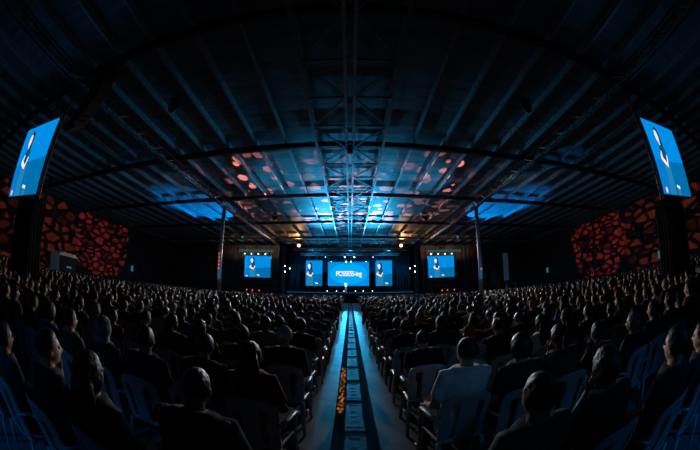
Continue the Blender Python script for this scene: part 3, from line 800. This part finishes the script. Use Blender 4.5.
CLOTH = {n: mat('cloth_' + n.replace(' ', '_'), c, .85, 0, .18, 14.0, .1) for n, c in (('black', (.008,.008,.009)), ('charcoal', (.028,.029,.031)), ('navy', (.02,.03,.07)), ('maroon', (.16,.015,.02)), ('grey', (.20,.21,.22)), ('white', (.78,.80,.82)), ('dark green', (.02,.055,.035)), ('brown', (.09,.05,.03)), ('red', (.42,.03,.03)), ('beige', (.36,.30,.22)), ('blue', (.05,.12,.30)))}
TRS = [CLOTH['black'], CLOTH['navy'], CLOTH['charcoal'], CLOTH['brown']]
PRINT = mat('scarf_print', (.25,.28,.33), .8, 0, .95, 22.0)
CAPM = mat('pale_cap_cloth', (.55,.68,.8), .7, 0, .1, 9.0)
EYEM = mat('eye_dark', (.03,.02,.02), .2, 0, .1, 5.0)
SHOEM = mat('shoe_dark', (.02,.02,.02), .5, 0, .2, 9.0)
VAR = {k: build_pose(k) for k in POSES}
for v in VAR.values():
    for k in ('body','shirt','trousers'): v[k].materials.append(None)
    for e in v['eyes']: e.materials.append(EYEM)
    for s in v['shoes']: s.materials.append(SHOEM)
for h in HAIR.values(): h.materials.append(None)
def setm(o, m): o.material_slots[0].link = 'OBJECT'; o.material_slots[0].material = m
HW = {'short':'short-haired','cropped':'crop-haired','curly':'curly-haired','long':'long-haired','bun':'bun-haired','cap':'capped','scarf':'head-scarved','bob':'bob-haired','tail':'ponytailed'}
def make_person(loc, rz, pose, hair, top, skin, hairm, trs, label, group, sc=1.0, full=True):
    v = VAR[pose]
    b = obj('person', v['body'], None, None, loc); b.rotation_euler = (0,0,rz); b.scale = (sc,)*3; setm(b, skin)
    tag(b, label, 'person', group)
    o = obj('shirt', v['shirt'], None, b); setm(o, top)
    o = obj('trousers', v['trousers'], None, b); setm(o, trs)
    o = obj({'cap':'cap','scarf':'headscarf'}.get(hair, 'hair'), HAIR[hair], None, b); o.matrix_local = v['H']; setm(o, hairm)
    if full:
        for e in v['eyes']: obj('eye', e, None, b)
        for s in v['shoes']: obj('shoe', s, None, b)
    return b

# speaker on the stage: standing
def standing():
    b = MB(); M = Matrix.Identity(4); up = Matrix.Translation((0,0,.40))
    H = Matrix.Translation((0,-.012,1.625)) @ Matrix.Rotation(R(200), 4, 'Z')
    return b
def speaker(loc, rz):
    q = Matrix.Translation((0,0,.42)); hc = Vector((0,-.012,1.615)); H = Matrix.Translation(hc)
    b = MB(); head_mesh(b, H); torso(b, q, -.012, .9)
    b.tube([(0,-.03,1.44),(0,-.03,1.51),(0,-.03,1.585)], [.06,.05,.048], 14, round_caps=True)
    sh = MB(); torso(sh, q, .014, .9, 9); tr = MB(); shoes = []
    for s, e, wr, d, nv in ((1, (.25,.03,1.14), (.14,.25,1.16), (-.5,.8,.2), (0,-.1,1)), (-1, (-.24,.05,1.13), (-.10,.26,1.22), (.6,.7,.3), (0,-.2,1))):
        S_ = Vector((s*.155,-.035,1.415)); e, wr = Vector(e), Vector(wr)
        b.tube([S_, S_.lerp(e,.5), e, e.lerp(wr,.35), wr], [.052,.044,.038,.036,.025], 12, round_caps=True); hand(b, wr, d, nv, s)
        sh.tube([(s*.09,-.035,1.42), S_, S_.lerp(e,.5), S_.lerp(e,.8)], [.06,.07,.06,.056], 14)
        hp, kn, an = Vector((s*.09,.02,.92)), Vector((s*.10,.04,.49)), Vector((s*.105,.0,.09))
        b.tube([hp, kn, kn.lerp(an,.3), an, an+Vector((0,0,-.04))], [.08,.055,.055,.038,.036], 12, round_caps=True)
        b.tube([an+Vector((0,0,-.035)), an+Vector((0,.15,-.06))], [.036,.024], 10, round_caps=True)
        tr.tube([hp, hp.lerp(kn,.5), kn, an+Vector((0,0,.03))], [.098,.085,.07,.062], 14)
        z = MB(); rings = []
        for (y, rx, h_) in ((-.075,.028,.05), (-.05,.040,.075), (.0,.043,.09), (.07,.046,.07), (.13,.048,.052), (.175,.040,.042), (.20,.02,.03)):
            rings.append([(an.x + rx*math.cos(2*PI*k/14), an.y + y, max(.002, h_*.5 + h_*.55*math.sin(2*PI*k/14))) for k in range(14)])
        z.loft(rings); shoes.append(z)
    rings = []
    for (z, rx, ry) in ((.84,.15,.115), (.92,.168,.122), (1.02,.160,.118)): rings.append([(rx*math.cos(2*PI*k/28), .02 + ry*math.sin(2*PI*k/28), z) for k in range(28)])
    tr.loft(rings)
    o = obj('person', remesh(b, 'person', .008, 2), SKINS[2], None, loc); o.rotation_euler.z = rz
    tag(o, 'standing speaker in a white top on stage before the title screen', 'person')
    obj('shirt', remesh(sh, 'shirt', .013, 3), CLOTH['white'], o); obj('trousers', remesh(tr, 'trousers', .014, 3), CLOTH['blue'], o)
    me = HAIR['long'].copy(); h = obj('hair', me, None, o); h.matrix_local = H; setm(h, HAIRM['dark brown'])
    for z in shoes: z.build('shoe', SHOEM, o, smooth=True)
speaker((-.66, 46.2, DZ), R(195))

# ------------------------------------------------------------------ the audience: rows across both sides of the aisle
def project(p):
    v = Vector(p) - Vector((0,0,1.7)); c, s = math.cos(R(13.19)), math.sin(R(13.19))
    v = Vector((v.x, v.y*c + v.z*s, -v.y*s + v.z*c)).normalized()
    th = math.acos(max(-1, min(1, v.y))); r = 2*291.67*math.sin(th/2); n = math.hypot(v.x, v.z) + 1e-9
    return 350 + r*v.x/n, 225 - r*v.z/n
seats = []
r3 = random.Random(11)
for k in range(43):
    yr = .86 + 1.07*k if k < 4 else 4.07 + .99*(k-3)
    if yr > 41.0: break
    for s in (-1, 1):
        for j in range(56):
            x = s*((.74 if s < 0 else .85) + .49*j)
            if abs(x) > 29: continue
            arc = (.24, .17, .10, .05)[k] if k < 4 else 0.0
            y = yr - arc*min(2.2, max(0, abs(x)-.7)) + .29
            if abs(abs(x)-11.75) < 1.8 and abs(y-4.8) < 1.3: continue
            if math.hypot(x+20.6, y-12.6) < 2.5: continue
            if math.hypot(abs(x)-10.5, y-21.7) < .75: continue
            if abs(x) > 9.0 and y > 33.2: continue
            if abs(x-18.6) < 1.6 and y > 29: continue
            jx, jy, jr = r3.uniform(-.03,.03), r3.uniform(-.04,.04), r3.uniform(-.08,.08)
            empty_seat = r3.random() < .05
            px, py = project((x, y, 1.15))
            vis = -25 < px < 725 and py < 475 and y > .5
            seats.append(dict(k=k, s=s, j=j, x=x+jx, y=y+jy, r=jr - x*.012, e=empty_seat, d=math.hypot(x, y), vis=vis))
seats = [q for q in seats if q['vis'] or q['d'] > 6]
seats.sort(key=lambda q: q['d'])
SPECIAL = {  # (row, side, seat): pose, hair, top, hair material name, trousers index, words
 (1,1,0): ('turned','short','white','black',0,'broad short-haired person in white shirt'),
 (2,-1,0): ('lap','cap','black','cap',0,'person in a pale blue cap and black top'),
 (1,-1,0): ('slim','long','maroon','black',0,'long-haired person in maroon top'),
 (1,-1,1): ('forward','short','black','black',0,'short-haired person in black leaning forward'),
 (0,-1,0): ('forward','cropped','black','black',1,'person in black bent forward'),
 (1,-1,3): ('lap','scarf','charcoal','print',0,'person in a patterned headscarf'),
 (1,-1,2): ('turned','short','navy','black',0,'person in blue top'),
 (0,-1,2): ('chin','short','black','dark brown',0,'person in black, hand at chin'),
 (0,-1,1): ('slim','long','black','black',0,'long-haired person in black'),
 (0,1,0): ('slim','bun','dark green','black',0,'bun-haired person in dark green'),
 (0,1,1): ('chin','bob','black','black',0,'bob-haired person with a hand to the chin'),
 (0,1,2): ('lap','short','black','black',0,'short-haired person in black'),
 (1,1,1): ('slim','bob','charcoal','black',0,'bob-haired person in charcoal'),
 (1,1,2): ('chin','tail','brown','dark brown',0,'ponytailed person in brown, hand at chin'),
 (3,-1,1): ('lap','short','grey','black',0,'person in light grey top'),
}
hk = ['short']*9 + ['cropped']*4 + ['long']*5 + ['bun']*2 + ['bob']*3 + ['tail']*3 + ['curly']*2 + ['cap','scarf']
tk = ['black']*7 + ['charcoal']*5 + ['navy']*4 + ['grey']*3 + ['maroon']*2 + ['dark green']*2 + ['brown']*2 + ['white']*1 + ['blue']*1 + ['beige']*1
count = 0; mass = []; nchair = 0
for q in seats:
    side = 'booth side' if q['s'] < 0 else 'banner side'
    where = '%s row from back, %s from aisle, %s' % (nth(q['k']), nth(q['j']), side)
    if q['vis'] and count < 296:
        key = (q['k'], q['s'], q['j'])
        near = q['k'] < 5 and q['j'] < 8
        if near or q['j'] == 0:
            make_chair((q['x'], q['y'], 0), q['r'], 'white plastic chair, ' + where, 'white plastic chairs in rows'); nchair += 1
        if q['e'] and key not in SPECIAL and not near: continue
        if key in SPECIAL:
            pose, hair, top, hm, ti, lab = SPECIAL[key]
            hmat = CAPM if hm == 'cap' else PRINT if hm == 'print' else HAIRM[hm]; label = lab + ', ' + '%s row from back, %s side' % (nth(q['k']), side.split()[0])
        else:
            pose = r3.choice(['lap','lap','turned','forward','chin','folded','slim','slim']); hair = r3.choice(hk); top = r3.choice(tk); ti = r3.randrange(4)
            hmn = r3.choice(['black','black','black','dark brown','dark brown','grey']) if hair in ('short','cropped') else r3.choice(['black','black','dark brown'])
            hmat = HAIRM[hmn]
            if hair == 'cap': hmat = CLOTH[r3.choice(['black','navy','red'])]
            if hair == 'scarf': hmat = CLOTH[r3.choice(['grey','navy','brown'])]
            label = '%s person in %s, %s' % (HW[hair], top, where)
        sc = r3.uniform(.93, 1.01) if key not in SPECIAL else 1.0
        make_person((q['x'], q['y']-.08, .0), q['r'] + r3.uniform(-.05,.05), pose, hair, CLOTH[top], r3.choice(SKINS), hmat, TRS[ti], label, 'seated audience', sc, q['d'] < 6)
        count += 1
    elif not q['e']: mass.append(q)
print('people', count, 'chairs', nchair, 'mass', len(mass))
# the rest of the audience, thousands too small to tell apart: one object
def mini(seed, fine):
    rr = random.Random(seed); b = MB(); L = rr.uniform(-.12, .22); M = Lm(L, rr.uniform(-.08,.08)); nar = rr.uniform(.88, 1.06)
    n = 10 if fine else 8
    rings = [[M @ Vector(((rx*nar+.012)*math.cos(2*PI*k/n), y+(ry+.012)*math.sin(2*PI*k/n), z)) for k in range(n)] for (z, rx, ry, y) in ((TORSO[0], TORSO[3], TORSO[5], TORSO[6], TORSO[7], (1.11,.055,.055,-.03)) if fine else (TORSO[3], (.97,.21,.10,-.04), TORSO[7], (1.11,.055,.055,-.03)))]
    b.loft(rings, 0)
    hc = M @ Vector((0,-.012,1.185))
    b.ell(hc, .073, .093, .115, n, 7 if fine else 5, 1)
    b.ell(hc + Vector((0,-.02,.02)), .082, .094, .112, n, 7 if fine else 5, 2)
    if seed % 3 == 0: b.tube([hc + Vector((0,-.07,0)), hc + Vector((0,-.11,-.22))], [.075,.05], 7, 2)
    if fine:
        for s in (-1, 1):
            S_ = M @ Vector((s*.175*nar,-.035,.98)); e = Vector((s*.25,.02,.74))
            b.tube([S_ + Vector((-s*.05,0,.0)), S_, e, Vector((s*.12,.22,.66))], [.06,.07,.05,.035], 6, 0)
            b.tube([(s*.09,.05,.53), (s*.12,.45,.52)], [.085,.065], 5, 3)
            b.tube([(s*.12,.44,.52), (s*.12,.41,.0)], [.062,.05], 5, 3)
    fl = [list(f_) for f_ in b.f]
    return np.array(b.v), np.concatenate([np.array(f_) for f_ in fl]), np.array([len(f_) for f_ in fl]), np.array(b.m)
minis = {True: [mini(i, True) for i in range(9)], False: [mini(i, False) for i in range(9)]}
tops = ['black','charcoal','navy','grey','maroon','dark green','brown','white']
tw = [8,6,4,4,2,1,2,1.2]; r4 = random.Random(5)
V, LI, LT, Mi, off = [], [], [], [], 0
for q in mass:
    v, li, lt, mi = minis[q['d'] < 17][r4.randrange(9)]
    a = q['r'] + r4.uniform(-.25,.25); sc = r4.uniform(.94,1.04); c, s = math.cos(a)*sc, math.sin(a)*sc
    vv = np.stack([v[:,0]*c - v[:,1]*s + q['x'], v[:,0]*s + v[:,1]*c + q['y'] - .045, v[:,2]*sc + r4.uniform(-.0,.06)], 1); vv[:,2] = np.maximum(vv[:,2], 0)
    ti = r4.choices(range(8), tw)[0]; hi = r4.choice((8,8,8,9)); sk = 10 + r4.randrange(3)
    mp = np.array([ti, sk, hi, 13 + r4.randrange(2)])
    V.append(vv); LI.append(li + off); LT.append(lt); Mi.append(mp[mi]); off += len(v)
V, LI, LT, Mi = [np.concatenate(q) for q in (V, LI, LT, Mi)]
me = bpy.data.meshes.new('crowd'); me.vertices.add(len(V)); me.vertices.foreach_set('co', V.astype(np.float32).ravel())
me.loops.add(len(LI)); me.loops.foreach_set('vertex_index', LI.astype(np.int32))
me.polygons.add(len(LT)); me.polygons.foreach_set('loop_start', (np.cumsum(LT) - LT).astype(np.int32))
me.polygons.foreach_set('use_smooth', np.ones(len(LT), dtype=bool))
me.update(calc_edges=True); me.validate()
me.polygons.foreach_set('material_index', Mi.astype(np.int32)) if len(me.polygons) == len(Mi) else print('polygons dropped')
crowd = obj('crowd', me, [CLOTH[t_] for t_ in tops] + [HAIRM['black'], HAIRM['dark brown']] + SKINS + TRS[:2])
tag(crowd, 'seated audience filling the far rows up to the stage', 'crowd', None, 'stuff')

# ------------------------------------------------------------------ the venue's lamps, and added spots that brighten single things
AMB, CY, DB = (1,.92,.87), (.02,.42,.85), (.0,.26,.85)
for s in (-1, 1):
    for k, (tx, ty) in enumerate(((-1.5, 5), (9, 4), (20, 6))):       # amber lamps on the front truss light the audience from ahead
        spot('amber_beam', (s*7.5, 41.3, 8.35), (s*tx, ty, 0.0), 7500, AMB, 32, .7, .2)
    spot('amber_glow', (s*7.5, 41.2, 8.4), (s*7.5, 36, 9.8), 600, (1,.45,.15), 120, 1, .15)
    spot('blue_beam', (s*.8, 46.5, 6.7), (s*.1, 13, 0), 5200 if s < 0 else 3400, CY, 15, .8, .15)
    spot('roof_wash', (s*3.5, 43.0, 2.2), (s*2.0, 30, 9.8), 18000, CY, 40, 1, .2)
    spot('cross_fill', (s*10.25, 21.35, 4.6), (s*2.0, 18.5, 9.7), 2600, CY, 62, .9, .15)  # added spots that brighten the middle of the roof, no fixture built
    spot('roof_patch', (s*13.0, 33.6, 2.4), (s*14.6, 25.6, 9.5), 15000, DB, 36, .25, .1)
    spot('side_patch', (s*13.0, 20, 2.4), (s*14.0, 13.5, 9.5), 900 if s > 0 else 200, DB, 17, .2, .1)
    spot('roof_gobo', (s*1.6, 40.5, 3.0), (s*5.4, 25, 9.6), 22000, (1, .34, .26), 44, .6, .03,
         gobo=lambda L: gobo_tree(L, 'Z', 5.0, .4, 1.0, 'F1', .42, .38, 2.0, .92, .12, far=(2.0, 3.7)))
    spot('roof_gobo', (s*10.25, 22.0, 4.4), (s*4.4, 18.5, 9.7), 5200, (1, .28, .22), 70, .5, .03,
         gobo=lambda L: gobo_tree(L, 'Z', 3.4, .9, 1.6, 'F1', .42, .38, 6.0, .92, .2, far=(1.2, 1.5)))
    spot('wall_gobo', (s*10.2, 22.5, 5.6), (s*30, 24.7, 5.7), 7500, (1, .07, .08), 30, .12, .02,
         gobo=lambda L: gobo_tree(L, 'X', 30.0, R(35), .5, 'edge', .11, .17, 4.0, .75, .05, top=.13, sgn=1))
    spot('wall_gobo', (s*10.5, 12.5, 7.4), (s*30, 13.5, 4.4), 4500, (1, .13, .06), 38, .15, .02,
         gobo=lambda L: gobo_tree(L, 'X', 21.0, R(40), .5, 'edge', .11, .17, 9.0, .75, .1, top=.04, sgn=1))
    for k in range(4):                                                # warm lamps on the bars above the side screens
        x = s*12.2 - 1.4 + .95*k - (.1 if s < 0 else .45)
        spot('warm_beam', (x, 36.3, 6.5), (x + (k-1.5)*2.0, 41, 8.6), 300, (1,.55,.36), 60, .9, .05)
    spot('house_wash', (s*6.0, -9.0, 8.2), (s*2.8, .1, .5), 1100, (.0,.26,.9), 14, .9, .4)
    spot('house_wash', (s*5.0, -9.0, 8.2), (s*.95, 2.2, 1.0), 300 if s > 0 else 14, (.05,.34,.8), 10 if s > 0 else 34, .9, .4)  # banner side beam is added and narrowed to brighten one white shirt
    spot('column_fill', (s*10.2, 20.6, 1.4), (s*10.5, 21.6, 3.6), 60, CY, 50, .8, .05)  # added uplight that turns the column's lower part blue
    spot('tower_fill', (s*9.6, 42.2, .8), (s*10.05, 43.2, 6), 150, CY, 26, .9, .05)  # added uplight that brightens the truss tower
    spot('purlin_fill', (s*10.9, 17.0, 8.45), (s*18, 21, 9.0), 36, (.3,.62,.9), 120, .6, .05)  # added grazing spot that brings out the side purlins
    spot('stage_up_fill', (s*5, 47.2, 2.2), (s*3, 43.5, 9), 2800, CY, 70, .9, .1)  # added uplights that brighten trusses and roof over the stage
spot('stage_key', (0, 40.6, 8.2), (-.6, 46.5, 2.5), 6000, (.6,.85,1), 20, .5, .1)
for x in (-6, 0, 6):
    spot('stage_blue', (x, 44.5, 8.0), (x, 51, 4), 1300, (.02,.42,.9), 110, .8, .2)
spot('booth_fill', (-9, -3, 8.2), (-20.2, 12.3, 2.2), 420, (.45,.8,1), 11, .6, .05)  # added narrow spot that brightens the booth, source unseen
spot('banner_fill', (11, 2, 8.4), (18.6, 31, 3.9), 700, (.4,.8,1), 6.5, .3, .05)  # unseen narrow spot, added so that the banner stands out
